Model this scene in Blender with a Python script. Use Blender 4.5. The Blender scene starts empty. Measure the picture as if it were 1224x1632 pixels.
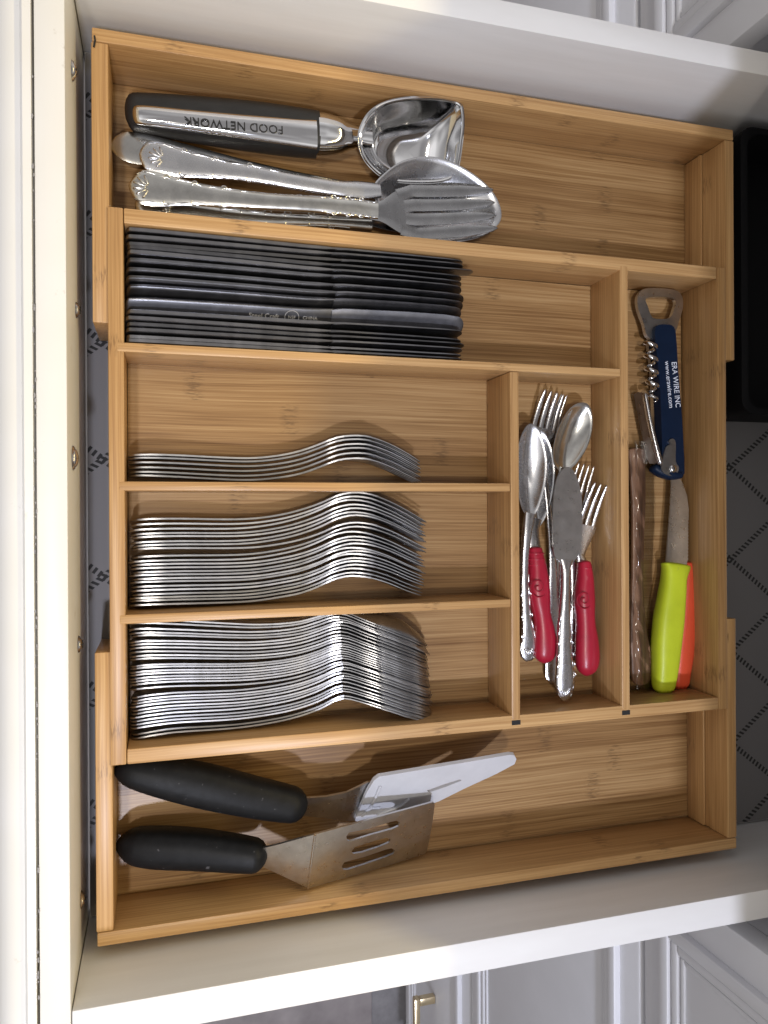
import bpy, bmesh, math, random
import numpy as np
from mathutils import Vector, Matrix
from mathutils.geometry import tessellate_polygon
random.seed(7); np.random.seed(7)
S = bpy.context.scene
COL = S.collection
R = math.radians

# ------------------------------------------------------------------ camera
# world: metres, X = into the cabinet, Y = across the drawer, Z = up, z = 0 at the rim of the bamboo tray
CAM_F, CAM_ROT, CAM_LOC = 1220.2, (-0.0002, -0.2834, -0.0057), (0.0393, -0.0150, 0.4962)
cam = bpy.data.cameras.new('camera'); camo = bpy.data.objects.new('camera', cam); COL.objects.link(camo)
cam.sensor_fit = 'HORIZONTAL'; cam.sensor_width = 36.0; cam.lens = CAM_F / 1224 * 36.0
cam.clip_start = 0.01; cam.clip_end = 50
camo.location = CAM_LOC; camo.rotation_euler = CAM_ROT
S.camera = camo

# ------------------------------------------------------------------ world (dim indoor ambience) and the two kitchen lamps
wd = bpy.data.worlds.new('World'); S.world = wd; wd.use_nodes = True
nt = wd.node_tree; nt.nodes.clear()
wo = nt.nodes.new('ShaderNodeOutputWorld'); bg = nt.nodes.new('ShaderNodeBackground')
tc = nt.nodes.new('ShaderNodeTexCoord'); nz = nt.nodes.new('ShaderNodeTexNoise'); rp = nt.nodes.new('ShaderNodeValToRGB')
nz.inputs['Scale'].default_value = 1.6; nz.inputs['Detail'].default_value = 1.0
rp.color_ramp.elements[0].position = .36; rp.color_ramp.elements[0].color = (.28, .27, .27, 1)
rp.color_ramp.elements[1].position = .66; rp.color_ramp.elements[1].color = (.98, .96, .95, 1)
nt.links.new(tc.outputs['Generated'], nz.inputs['Vector']); nt.links.new(nz.outputs['Fac'], rp.inputs['Fac'])
sx = nt.nodes.new('ShaderNodeSeparateXYZ'); nt.links.new(tc.outputs['Generated'], sx.inputs[0])
mr = nt.nodes.new('ShaderNodeMapRange'); mr.inputs['From Min'].default_value = -.1; mr.inputs['From Max'].default_value = .9
mr.inputs['To Min'].default_value = .55; mr.inputs['To Max'].default_value = 1.10; nt.links.new(sx.outputs[2], mr.inputs['Value'])   # walls dimmer than the ceiling
nt.links.new(rp.outputs['Color'], bg.inputs['Color']); nt.links.new(mr.outputs[0], bg.inputs['Strength'])
nt.links.new(bg.outputs['Background'], wo.inputs['Surface'])

def spot_lamp(name, loc, aim, power, color, radius, cone, blend):
    l = bpy.data.lights.new(name, 'SPOT'); l.energy = power; l.color = color; l.shadow_soft_size = radius
    l.spot_size = cone; l.spot_blend = blend
    o = bpy.data.objects.new(name, l); COL.objects.link(o); o.location = loc
    o.rotation_euler = (Vector(aim) - Vector(loc)).to_track_quat('-Z', 'Y').to_euler()
spot_lamp('cool_ceiling_lamp', (-0.10, -1.35, 2.5), (0.48, -0.36, 0), 195, (0.80, 0.84, 1.0), 0.085, R(42), 0.9)
spot_lamp('warm_ceiling_lamp', (-0.37, -0.36, 2.2), (0.0, 0.06, 0), 62, (1.0, 0.92, 0.80), 0.075, R(40), 0.9)

# warm LED strip under the wall cabinet, above the counter: it reaches only the front half of the open drawer
la = bpy.data.lights.new('under_cabinet_strip', 'AREA'); la.shape = 'RECTANGLE'; la.size = .03; la.size_y = 1.2; la.energy = 4.4; la.color = (1.0, .79, .36)
lo_ = bpy.data.objects.new('under_cabinet_strip', la); COL.objects.link(lo_); lo_.location = (.64, .05, .64)
lo_.rotation_euler = (0, math.atan2(.59, .64), 0)      # facing down and toward the front of the drawer

S.view_settings.view_transform = 'Standard'; S.view_settings.look = 'None'
S.view_settings.exposure = 0.0; S.view_settings.gamma = 1.0
S.view_settings.use_curve_mapping = False
S.render.engine = 'CYCLES'
S.render.resolution_x = 768; S.render.resolution_y = 1024

# ------------------------------------------------------------------ measuring: photo position + height -> place
def _rot():
    rx, ry, rz = CAM_ROT
    X = np.array([[1,0,0],[0,math.cos(rx),-math.sin(rx)],[0,math.sin(rx),math.cos(rx)]])
    Y = np.array([[math.cos(ry),0,math.sin(ry)],[0,1,0],[-math.sin(ry),0,math.cos(ry)]])
    Z = np.array([[math.cos(rz),-math.sin(rz),0],[math.sin(rz),math.cos(rz),0],[0,0,1]])
    return Z @ Y @ X
_RM = _rot(); _C = np.array(CAM_LOC)
def at(px, py, z):
    d = _RM @ np.array([(px-612)/CAM_F, -(py-816)/CAM_F, -1.0])
    return _C + d*((z-_C[2])/d[2])
def mpp(px, py, z):                       # metres per photo pixel across
    return float(np.linalg.norm(at(px, py+1, z)-at(px, py-1, z)))/2

# ------------------------------------------------------------------ materials
MATS = {}
def nodes_mat(name):
    m = bpy.data.materials.new(name); m.use_nodes = True; n = m.node_tree
    return m, n, n.nodes['Principled BSDF']
def math_n(n, op, a, b=None, c=None):
    k = n.nodes.new('ShaderNodeMath'); k.operation = op
    for i, v in enumerate((a, b, c)):
        if v is None: continue
        if isinstance(v, (int, float)): k.inputs[i].default_value = v
        else: n.links.new(v, k.inputs[i])
    return k.outputs[0]
def comb(n, x, y, z):
    k = n.nodes.new('ShaderNodeCombineXYZ')
    for i, v in enumerate((x, y, z)):
        if isinstance(v, (int, float)): k.inputs[i].default_value = v
        else: n.links.new(v, k.inputs[i])
    return k.outputs[0]
def noise(n, vec, scale, detail=2, rough=.5):
    k = n.nodes.new('ShaderNodeTexNoise'); k.inputs['Scale'].default_value = scale
    k.inputs['Detail'].default_value = detail; k.inputs['Roughness'].default_value = rough
    if vec is not None: n.links.new(vec, k.inputs['Vector'])
    return k.outputs['Fac']
def ramp(n, fac, stops):
    k = n.nodes.new('ShaderNodeValToRGB'); e = k.color_ramp.elements
    while len(e) < len(stops): e.new(.5)
    for i, (p, c) in enumerate(stops):
        e[i].position = p; e[i].color = (*c, 1) if len(c) == 3 else c
    n.links.new(fac, k.inputs['Fac']); return k.outputs['Color']
def mix(n, fac, a, b, mode='MIX'):
    k = n.nodes.new('ShaderNodeMix'); k.data_type = 'RGBA'; k.blend_type = mode
    ia = [s for s in k.inputs if s.name == 'A' and s.type == 'RGBA'][0]; ib = [s for s in k.inputs if s.name == 'B' and s.type == 'RGBA'][0]
    if isinstance(fac, (int, float)): k.inputs[0].default_value = fac
    else: n.links.new(fac, k.inputs[0])
    for s, v in ((ia, a), (ib, b)):
        if isinstance(v, tuple): s.default_value = (*v, 1) if len(v) == 3 else v
        else: n.links.new(v, s)
    return [s for s in k.outputs if s.type == 'RGBA'][0]
def bump(n, p, h, strength, dist):
    k = n.nodes.new('ShaderNodeBump'); k.inputs['Strength'].default_value = strength; k.inputs['Distance'].default_value = dist
    n.links.new(h, k.inputs['Height']); n.links.new(k.outputs['Normal'], p.inputs['Normal'])

def bamboo(name, axis, light=1.0, soft=0.0):
    m, n, p = nodes_mat(name)
    t = n.nodes.new('ShaderNodeTexCoord'); sp = n.nodes.new('ShaderNodeSeparateXYZ'); n.links.new(t.outputs['Object'], sp.inputs[0])
    oi = n.nodes.new('ShaderNodeObjectInfo'); rnd = oi.outputs['Random']
    u, v = (sp.outputs[0], sp.outputs[1]) if axis == 'X' else (sp.outputs[1], sp.outputs[0])
    w = sp.outputs[2]
    u = math_n(n, 'ADD', u, math_n(n, 'MULTIPLY', rnd, 5.3)); v = math_n(n, 'ADD', v, math_n(n, 'MULTIPLY', rnd, 3.1))
    # slow waviness of the fibres
    wav = math_n(n, 'MULTIPLY', math_n(n, 'SUBTRACT', noise(n, comb(n, math_n(n, 'MULTIPLY', u, 9), math_n(n, 'MULTIPLY', v, 14), 0), 1, 1), .5), .0035)
    vv = math_n(n, 'ADD', v, wav)
    # laminated strips
    sid = math_n(n, 'ADD', math_n(n, 'FLOOR', math_n(n, 'DIVIDE', v, .021)), math_n(n, 'MULTIPLY', math_n(n, 'FLOOR', math_n(n, 'DIVIDE', math_n(n, 'ADD', w, .0035), .0205)), 7.13))
    wn = n.nodes.new('ShaderNodeTexWhiteNoise'); wn.noise_dimensions = '1D'; n.links.new(sid, wn.inputs['W'])
    strip = wn.outputs['Value']
    fine = noise(n, comb(n, math_n(n, 'MULTIPLY', u, 8), math_n(n, 'MULTIPLY', vv, 700), math_n(n, 'MULTIPLY', w, 700)), 1, 3, .65)
    med = noise(n, comb(n, math_n(n, 'MULTIPLY', u, 5), math_n(n, 'MULTIPLY', vv, 150), math_n(n, 'MULTIPLY', w, 150)), 1, 2, .5)
    blot = noise(n, comb(n, math_n(n, 'MULTIPLY', u, 8), math_n(n, 'MULTIPLY', v, 22), math_n(n, 'MULTIPLY', w, 22)), 1, 2)
    f = math_n(n, 'ADD', math_n(n, 'MULTIPLY', fine, .76), math_n(n, 'MULTIPLY', med, .24))
    f = math_n(n, 'ADD', f, math_n(n, 'MULTIPLY', math_n(n, 'SUBTRACT', strip, .5), .15))
    f = math_n(n, 'ADD', f, math_n(n, 'MULTIPLY', math_n(n, 'SUBTRACT', blot, .5), .16))
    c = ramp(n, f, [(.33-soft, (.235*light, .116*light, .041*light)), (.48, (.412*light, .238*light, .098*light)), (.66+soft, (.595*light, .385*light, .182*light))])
    # bamboo nodes: short flecked bars across each strip
    ph = math_n(n, 'FRACT', math_n(n, 'ADD', math_n(n, 'DIVIDE', u, .235), math_n(n, 'MULTIPLY', strip, .93)))
    dn = math_n(n, 'ABSOLUTE', math_n(n, 'SUBTRACT', ph, .5))
    band = n.nodes.new('ShaderNodeMapRange'); band.inputs['From Min'].default_value = .012; band.inputs['From Max'].default_value = .034
    band.inputs['To Min'].default_value = 1; band.inputs['To Max'].default_value = 0; n.links.new(dn, band.inputs['Value'])
    fl = noise(n, comb(n, math_n(n, 'MULTIPLY', u, 130), math_n(n, 'MULTIPLY', v, 900), math_n(n, 'MULTIPLY', w, 900)), 1, 2, .6)
    flm = n.nodes.new('ShaderNodeMapRange'); flm.inputs['From Min'].default_value = .47; flm.inputs['From Max'].default_value = .62; n.links.new(fl, flm.inputs['Value'])
    node = math_n(n, 'MULTIPLY', math_n(n, 'MULTIPLY', band.outputs[0], flm.outputs[0]), .62)
    c = mix(n, node, c, (.16*light, .088*light, .038*light))
    n.links.new(c, p.inputs['Base Color'])
    p.inputs['Roughness'].default_value = .36; p.inputs['Specular IOR Level'].default_value = .42
    bump(n, p, f, .10, .0006)
    MATS[name] = m
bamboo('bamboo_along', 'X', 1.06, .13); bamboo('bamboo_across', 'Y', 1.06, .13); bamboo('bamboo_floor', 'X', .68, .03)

def plain(name, col, rough=.5, metal=0, spec=.5, var=.0, vscale=40, bmp=0, coat=0, trans=0, ior=1.45, rvar=0, obj_var=0, specks=None, scratch=0):
    m, n, p = nodes_mat(name)
    t = n.nodes.new('ShaderNodeTexCoord')
    p.inputs['Roughness'].default_value = rough; p.inputs['Metallic'].default_value = metal
    p.inputs['Specular IOR Level'].default_value = spec; p.inputs['Coat Weight'].default_value = coat
    p.inputs['Transmission Weight'].default_value = trans; p.inputs['IOR'].default_value = ior
    f = noise(n, t.outputs['Object'], vscale, 4, .6)
    if obj_var:
        oi = n.nodes.new('ShaderNodeObjectInfo'); f = math_n(n, 'ADD', f, math_n(n, 'MULTIPLY', math_n(n, 'SUBTRACT', oi.outputs['Random'], .5), obj_var))
    lo = tuple(x*(1-var) for x in col); hi = tuple(min(1, x*(1+var*.6)) for x in col)
    n.links.new(ramp(n, f, [(.3, lo), (.7, hi)]), p.inputs['Base Color'])
    if rvar:
        g = noise(n, t.outputs['Object'], vscale*2.3, 3, .6)
        n.links.new(math_n(n, 'ADD', rough-rvar/2, math_n(n, 'MULTIPLY', g, rvar)), p.inputs['Roughness'])
    if specks:
        q = n.nodes.new('ShaderNodeMapRange'); q.inputs['From Min'].default_value = .70; q.inputs['From Max'].default_value = .76
        n.links.new(noise(n, t.outputs['Object'], specks[0], 2, .6), q.inputs['Value'])
        old = p.inputs['Base Color'].links[0].from_socket
        n.links.new(mix(n, math_n(n, 'MULTIPLY', q.outputs[0], specks[2]), old, specks[1]), p.inputs['Base Color'])
    if scratch:
        mp_ = n.nodes.new('ShaderNodeMapping'); mp_.inputs['Scale'].default_value = (1400, 60, 400); mp_.inputs['Rotation'].default_value = (0, 0, .5); n.links.new(t.outputs['Object'], mp_.inputs['Vector'])
        bump(n, p, noise(n, mp_.outputs[0], 1, 3, .7), scratch, .0004)
    if bmp: bump(n, p, noise(n, t.outputs['Object'], vscale*6, 3), bmp, .0006)
    MATS[name] = m; return m, n, p
plain('steel', (.63, .63, .645), .27, 1, var=.06, vscale=60, rvar=.14)
plain('flatware', (.42, .42, .435), .34, 1, var=.26, vscale=60, rvar=.14, obj_var=.55)
plain('steel_dark', (.36, .36, .37), .26, 1, var=.14, vscale=90, rvar=.16, scratch=.06)
plain('steel_brushed', (.58, .57, .56), .30, 1, var=.14, vscale=90, rvar=.18, specks=(260, (.80, .80, .82), .5), scratch=.10)
plain('chrome', (.74, .74, .75), .07, 1, var=.04, vscale=60, rvar=.06)
plain('silver_plate', (.60, .59, .56), .22, 1, var=.22, vscale=70, rvar=.16)
plain('knife_steel', (.21, .21, .225), .33, 1, var=.34, vscale=60, rvar=.16, obj_var=.5)
plain('engraving', (.40, .40, .42), .6, .2)
plain('black_rubber', (.008, .0085, .010), .48, spec=.17, var=.3, vscale=120, bmp=.06, rvar=.16, specks=(230, (.10, .10, .11), .55))
plain('dark_grey_plastic', (.020, .020, .021), .40, spec=.4, var=.2, vscale=90)
plain('red_plastic', (.36, .013, .034), .32, spec=.5, var=.16, vscale=45, rvar=.18, specks=(200, (.46, .10, .12), .35))
plain('lime_plastic', (.46, .54, .025), .40, spec=.4, var=.10, rvar=.18, specks=(150, (.36, .40, .06), .4))
plain('orange_plastic', (.68, .085, .035), .40, spec=.4, var=.06)
plain('white_nylon', (.56, .57, .61), .42, spec=.4, var=.06, vscale=60)
plain('navy_coat', (.004, .011, .030), .45, spec=.22, var=.15, vscale=80)
plain('white_print', (.62, .66, .74), .6)
plain('black_bin', (.004, .004, .005), .6, spec=.2)
plain('nickel', (.70, .58, .38), .30, 1)
plain('gap_dark', (.02, .02, .02), .9)
plain('grout', (.30, .29, .30), .9, var=.2)
plain('tile', (.40, .36, .36), .55, var=.28, vscale=12)
plain('countertop', (.42, .40, .38), .35, var=.25, vscale=25)
plain('cabinet_paint', (.76, .76, .79), .45, var=.03, vscale=15)
m = bpy.data.materials.new('film'); m.use_nodes = True; n = m.node_tree; n.nodes.clear()          # thin clear plastic: mostly clear, glossy by Fresnel
o_ = n.nodes.new('ShaderNodeOutputMaterial'); mx = n.nodes.new('ShaderNodeMixShader'); tb = n.nodes.new('ShaderNodeBsdfTransparent'); gb = n.nodes.new('ShaderNodeBsdfGlossy'); fr_ = n.nodes.new('ShaderNodeFresnel')
fr_.inputs['IOR'].default_value = 1.55; gb.inputs['Roughness'].default_value = .12; tb.inputs['Color'].default_value = (.95, .95, .94, 1)
n.links.new(math_n(n, 'MULTIPLY', fr_.outputs[0], .65), mx.inputs[0]); n.links.new(tb.outputs[0], mx.inputs[1]); n.links.new(gb.outputs[0], mx.inputs[2]); n.links.new(mx.outputs[0], o_.inputs['Surface'])
MATS['film'] = m

# white drawer paint, scuffed and a little yellowed in cloudy patches
m, n, p = nodes_mat('drawer_paint'); t = n.nodes.new('ShaderNodeTexCoord')
a = noise(n, t.outputs['Object'], 7, 3, .6)
c = ramp(n, a, [(.3, (.74, .72, .66)), (.7, (.80, .79, .77))])
st = n.nodes.new('ShaderNodeMapRange'); st.inputs['From Min'].default_value = .66; st.inputs['From Max'].default_value = .80
n.links.new(noise(n, t.outputs['Object'], 55, 4, .7), st.inputs['Value'])
c = mix(n, math_n(n, 'MULTIPLY', st.outputs[0], .75), c, (.46, .41, .33))
n.links.new(c, p.inputs['Base Color']); p.inputs['Roughness'].default_value = .38; p.inputs['Specular IOR Level'].default_value = .45
bump(n, p, noise(n, t.outputs['Object'], 300, 2), .05, .0004); MATS['drawer_paint'] = m
m, n, p = nodes_mat('drawer_laminate'); t = n.nodes.new('ShaderNodeTexCoord')
mp = n.nodes.new('ShaderNodeMapping'); mp.inputs['Scale'].default_value = (3, 10, 30); n.links.new(t.outputs['Object'], mp.inputs['Vector'])
c = ramp(n, noise(n, mp.outputs[0], 2.2, 4, .6), [(.3, (.72, .71, .70)), (.7, (.79, .785, .78))])
n.links.new(c, p.inputs['Base Color']); p.inputs['Roughness'].default_value = .42; p.inputs['Specular IOR Level'].default_value = .35; MATS['drawer_laminate'] = m

# shelf liner: woven grey sheet with a printed lattice of dashed diamonds
m, n, p = nodes_mat('liner'); t = n.nodes.new('ShaderNodeTexCoord'); sp = n.nodes.new('ShaderNodeSeparateXYZ'); n.links.new(t.outputs['Object'], sp.inputs[0])
X = math_n(n, 'DIVIDE', math_n(n, 'SUBTRACT', sp.outputs[0], .510), .1016); Y = math_n(n, 'DIVIDE', math_n(n, 'SUBTRACT', sp.outputs[1], .0206), .0792)
masks = []
for sg in (1, -1):
    q = math_n(n, 'ADD', X, math_n(n, 'MULTIPLY', Y, sg)); al = math_n(n, 'SUBTRACT', X, math_n(n, 'MULTIPLY', Y, sg))
    d = math_n(n, 'ABSOLUTE', math_n(n, 'SUBTRACT', math_n(n, 'FRACT', math_n(n, 'ADD', q, .5)), .5))
    line = math_n(n, 'LESS_THAN', d, .036)
    dash = math_n(n, 'LESS_THAN', math_n(n, 'FRACT', math_n(n, 'ADD', math_n(n, 'MULTIPLY', al, 16), math_n(n, 'MULTIPLY', q, 4*sg))), .52)
    masks.append(math_n(n, 'MULTIPLY', line, dash))
msk = math_n(n, 'MAXIMUM', masks[0], masks[1])
c = mix(n, math_n(n, 'MULTIPLY', msk, .92), (.26, .25, .25), (.010, .010, .010))
n.links.new(c, p.inputs['Base Color']); p.inputs['Roughness'].default_value = .7
wv = n.nodes.new('ShaderNodeTexChecker'); wv.inputs['Scale'].default_value = 900; n.links.new(t.outputs['Object'], wv.inputs['Vector'])
bump(n, p, wv.outputs['Fac'], .25, .0004); MATS['liner'] = m
# wooden handle in film
m, n, p = nodes_mat('rosewood'); t = n.nodes.new('ShaderNodeTexCoord'); mp = n.nodes.new('ShaderNodeMapping'); mp.inputs['Scale'].default_value = (260, 14, 120)
n.links.new(t.outputs['Object'], mp.inputs['Vector'])
c = ramp(n, noise(n, mp.outputs[0], 1, 4, .65), [(.3, (.085, .042, .025)), (.5, (.20, .105, .062)), (.72, (.33, .195, .12))])
n.links.new(c, p.inputs['Base Color']); p.inputs['Roughness'].default_value = .4; MATS['rosewood'] = m

# ------------------------------------------------------------------ object helpers
def org(o):
    v = Vector((0, 0, 0))
    while o is not None: v += o.location; o = o.parent
    return v
def thing(name, label, cat, loc=(0, 0, 0), group=None):
    o = bpy.data.objects.new(name, None); COL.objects.link(o); o.empty_display_size = .01
    o.location = Vector([float(x) for x in loc]); o['label'] = label; o['category'] = cat
    if group: o['group'] = group
    return o
def mk(name, bm, mat, parent=None, sharp=38, smooth=True):
    bmesh.ops.recalc_face_normals(bm, faces=bm.faces[:])
    for f in bm.faces: f.smooth = smooth
    for e in bm.edges:
        if len(e.link_faces) == 2 and e.calc_face_angle(0) > R(sharp): e.smooth = False
    o_ = org(parent)
    for v in bm.verts: v.co -= o_
    me = bpy.data.meshes.new(name); bm.to_mesh(me); bm.free()
    me.materials.append(MATS[mat]); o = bpy.data.objects.new(name, me); COL.objects.link(o)
    if parent is not None: o.parent = parent
    return o
def tag(o, label, cat, group=None):
    o['label'] = label; o['category'] = cat
    if group: o['group'] = group
    return o
def box(x0, x1, y0, y1, z0, z1, bev=0.0006, bm=None):
    bm2 = bmesh.new()
    vs = [bm2.verts.new((x, y, z)) for x in (x0, x1) for y in (y0, y1) for z in (z0, z1)]
    for f in ((0,1,3,2),(4,6,7,5),(0,4,5,1),(2,3,7,6),(0,2,6,4),(1,5,7,3)): bm2.faces.new([vs[i] for i in f])
    bmesh.ops.recalc_face_normals(bm2, faces=bm2.faces[:])
    if bev: bmesh.ops.bevel(bm2, geom=bm2.edges[:], offset=bev, segments=2, profile=.5, affect='EDGES', clamp_overlap=True)
    if bm is None: return bm2
    me = bpy.data.meshes.new('t'); bm2.to_mesh(me); bm2.free(); bm.from_mesh(me); bpy.data.meshes.remove(me); return bm
def cr(keys, n):
    """Catmull-Rom through rows of keys, n samples, spaced by the first three columns' length"""
    k = np.array(keys, float)
    if len(k) == 2: return k[0] + (k[1]-k[0])*np.linspace(0, 1, n)[:, None]
    d = np.r_[0, np.cumsum(np.linalg.norm(np.diff(k[:, :3], axis=0), axis=1)+1e-9)]
    ts = np.linspace(0, d[-1], n); m = np.zeros_like(k)
    for i in range(len(k)):
        if i == 0: m[i] = (k[1]-k[0])/(d[1]-d[0])
        elif i == len(k)-1: m[i] = (k[-1]-k[-2])/(d[-1]-d[-2])
        else: m[i] = (k[i+1]-k[i-1])/(d[i+1]-d[i-1])
    out = []
    for t in ts:
        i = min(max(np.searchsorted(d, t, 'right')-1, 0), len(k)-2); h = d[i+1]-d[i]; s = (t-d[i])/h
        out.append((2*s**3-3*s*s+1)*k[i]+(s**3-2*s*s+s)*h*m[i]+(-2*s**3+3*s*s)*k[i+1]+(s**3-s*s)*h*m[i+1])
    return np.array(out)
def nrm(v): return v/(np.linalg.norm(v)+1e-12)
def sweep(bm, pts, a, b, n=2.5, segs=12, up=(0, 0, 1), r0=0, r1=0, roll=None):
    """closed skin along pts; a = half size sideways, b = half size along up; r0/r1 round the ends"""
    pts = np.asarray(pts, float); N = len(pts); a = np.broadcast_to(np.asarray(a, float), N).copy(); b = np.broadcast_to(np.asarray(b, float), N).copy()
    d = np.r_[0, np.cumsum(np.linalg.norm(np.diff(pts, axis=0), axis=1))]
    def resamp():
        pass
    if r0 or r1:
        L = d[-1]; ex = []
        for fr in (.0, .08, .3, .62, 1.0):
            if r0: ex.append(fr*r0)
            if r1: ex.append(L-fr*r1)
        ds = np.unique(np.round(np.r_[d[(d > (r0 or -1)) & (d < L-(r1 or -1))], ex, 0, L], 7))
        pts = np.stack([np.interp(ds, d, pts[:, i]) for i in range(3)], 1); a = np.interp(ds, d, a); b = np.interp(ds, d, b)
        if roll is not None: roll = np.interp(ds, d, np.broadcast_to(np.asarray(roll, float), N))
        f = np.ones(len(ds))
        if r0: q = np.clip(1-ds/r0, 0, 1); f = np.minimum(f, np.sqrt(np.maximum(1-q*q, .004)))
        if r1: q = np.clip(1-(L-ds)/r1, 0, 1); f = np.minimum(f, np.sqrt(np.maximum(1-q*q, .004)))
        a = a*f; b = b*(0.35+0.65*f) if abs(float(np.mean(b))) < .0025 else b*f
        N = len(pts)
    up = np.array(up, float); T = np.gradient(pts, axis=0); rings = []
    for i in range(N):
        t = nrm(T[i]); s = nrm(np.cross(t, up)); u = np.cross(s, t)
        if roll is not None:
            r = float(np.broadcast_to(np.asarray(roll, float), N)[i]); s, u = s*math.cos(r)+u*math.sin(r), u*math.cos(r)-s*math.sin(r)
        ring = []
        for k in range(segs):
            th = 2*math.pi*(k+.5)/segs; c, q = math.cos(th), math.sin(th)
            c = math.copysign(abs(c)**(2/n), c); q = math.copysign(abs(q)**(2/n), q)
            ring.append(bm.verts.new(pts[i]+s*a[i]*c+u*b[i]*q))
        rings.append(ring)
    for i in range(N-1):
        for k in range(segs):
            bm.faces.new((rings[i][k], rings[i][(k+1) % segs], rings[i+1][(k+1) % segs], rings[i+1][k]))
    bm.faces.new(rings[0][::-1]); bm.faces.new(rings[-1])
    return bm
def sweep_px(bm, keys, n=2.5, segs=14, N=28, r0=0, r1=0, roll=None, up=(0, 0, 1)):
    """keys: (px, py, z, half width in photo pixels, half thickness in mm)"""
    k = [(*at(x, y, z), w*mpp(x, y, z), t/1000) for x, y, z, w, t in keys]
    s = cr(k, N); return sweep(bm, s[:, :3], np.maximum(s[:, 3], 2e-4), np.maximum(s[:, 4], 2e-4), n, segs, up, r0, r1, roll)
def tube(bm, pts, r, segs=7, N=None, r0=0, r1=0):
    p = cr(pts, N) if N else np.asarray(pts, float)
    return sweep(bm, p, r, r, 2, segs, r0=r0, r1=r1)
def plate(bm, outer, holes=(), th=.0015):
    """outer / holes: lists of 3-D points near one plane; extruded by th against the plane's normal"""
    loops = [[Vector([float(c) for c in p]) for p in outer]]+[[Vector([float(c) for c in p]) for p in h] for h in holes]
    nn = Vector((0, 0, 0)); L = loops[0]
    for i in range(len(L)): nn += (L[i]-L[0]).cross(L[(i+1) % len(L)]-L[0])
    nn.normalize()
    if nn.z < 0: nn = -nn
    tris = tessellate_polygon(loops); flat = [v for l in loops for v in l]
    tv = [bm.verts.new(v) for v in flat]; bv = [bm.verts.new(v-nn*th) for v in flat]
    for t in tris:
        try: bm.faces.new([tv[i] for i in t]); bm.faces.new([bv[i] for i in reversed(t)])
        except ValueError: pass
    o = 0
    for l in loops:
        m_ = len(l)
        for i in range(m_):
            j = (i+1) % m_
            bm.faces.new((tv[o+i], bv[o+i], bv[o+j], tv[o+j]))
        o += m_
    return bm
def smooth_loop(pts, n):
    p = np.array(list(pts)+[pts[0]], float); k = len(p)-1; out = []
    for i in range(k):
        p0, p1, p2, p3 = p[(i-1) % k], p[i], p[(i+1) % k], p[(i+2) % k]
        for s in np.linspace(0, 1, n, endpoint=False):
            out.append(.5*((2*p1)+(-p0+p2)*s+(2*p0-5*p1+4*p2-p3)*s*s+(-p0+3*p1-3*p2+p3)*s**3))
    return np.array(out)
def bowl(bm, rim, depth, power=2.2, shell=.0014, rings=9, lip=0.0, cshift=(0, 0)):
    """hollow bowl below a closed rim (list of 3-D points), opening upwards"""
    rim = np.asarray(rim, float); c = rim.mean(0).copy(); c[0] += cshift[0]; c[1] += cshift[1]
    # plane through the rim: keep the rim's own heights, fade to the mean
    M = len(rim); inner = []; outer = []
    nb = rim-c; rad = np.linalg.norm(nb[:, :2], axis=1, keepdims=True); outn = np.c_[nb[:, :2]/rad, np.zeros((M, 1))]
    for j in range(rings+1):
        r = 1-j/rings; r = r**.8 if r > 0 else 0
        zin = -depth*(1-r**power); ring = c+(rim-c)*r; ring = ring.copy(); ring[:, 2] += zin
        inner.append(ring)
        og = ring+outn*shell*min(1, r*1.6); og = og.copy(); og[:, 2] -= shell*(1-r**power)*1.0 + (0.0003 if j else 0); outer.append(og)
    def skin(rgs):
        vs = [[bm.verts.new(p) for p in rg] for rg in rgs[:-1]]; cc = bm.verts.new(rgs[-1][0])
        for i in range(len(vs)-1):
            for k in range(M): bm.faces.new((vs[i][k], vs[i][(k+1) % M], vs[i+1][(k+1) % M], vs[i+1][k]))
        for k in range(M): bm.faces.new((vs[-1][k], vs[-1][(k+1) % M], cc))
        return vs[0]
    a = skin(inner); b = skin(outer)
    for k in range(M): bm.faces.new((a[k], a[(k+1) % M], b[(k+1) % M], b[k]))
    return bm
def text_mesh(body, size, ext):
    cu = bpy.data.curves.new('lettering', 'FONT'); cu.body = body; cu.size = size; cu.extrude = ext; cu.align_x = 'CENTER'; cu.align_y = 'CENTER'; cu.resolution_u = 3
    o = bpy.data.objects.new('lettering', cu); COL.objects.link(o)
    dg = bpy.context.evaluated_depsgraph_get(); me = bpy.data.meshes.new_from_object(o.evaluated_get(dg))
    bpy.data.objects.remove(o); bpy.data.curves.remove(cu); return me
def lettering(body, size, centre, xdir, up, mat, parent, ext=.00012, squash=1.0, name='lettering'):
    me = text_mesh(body, size, ext); x = Vector(xdir).normalized(); z = Vector(up).normalized(); y = z.cross(x).normalized(); x = y.cross(z)
    M = Matrix((x*squash, y, z)).transposed().to_4x4(); M.translation = Vector([float(c) for c in centre])-org(parent)
    me.transform(M); me.materials.clear(); me.materials.append(MATS[mat])
    o = bpy.data.objects.new(name, me); COL.objects.link(o); o.parent = parent; return o
ORD = ['first','second','third','fourth','fifth','sixth','seventh','eighth','ninth','tenth','eleventh','twelfth','thirteenth','fourteenth','fifteenth','sixteenth','seventeenth','eighteenth','nineteenth','twentieth']
ORD += ['twenty-'+w for w in ORD[:9]]+['thirtieth']+['thirty-'+w for w in ORD[:9]]

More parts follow.
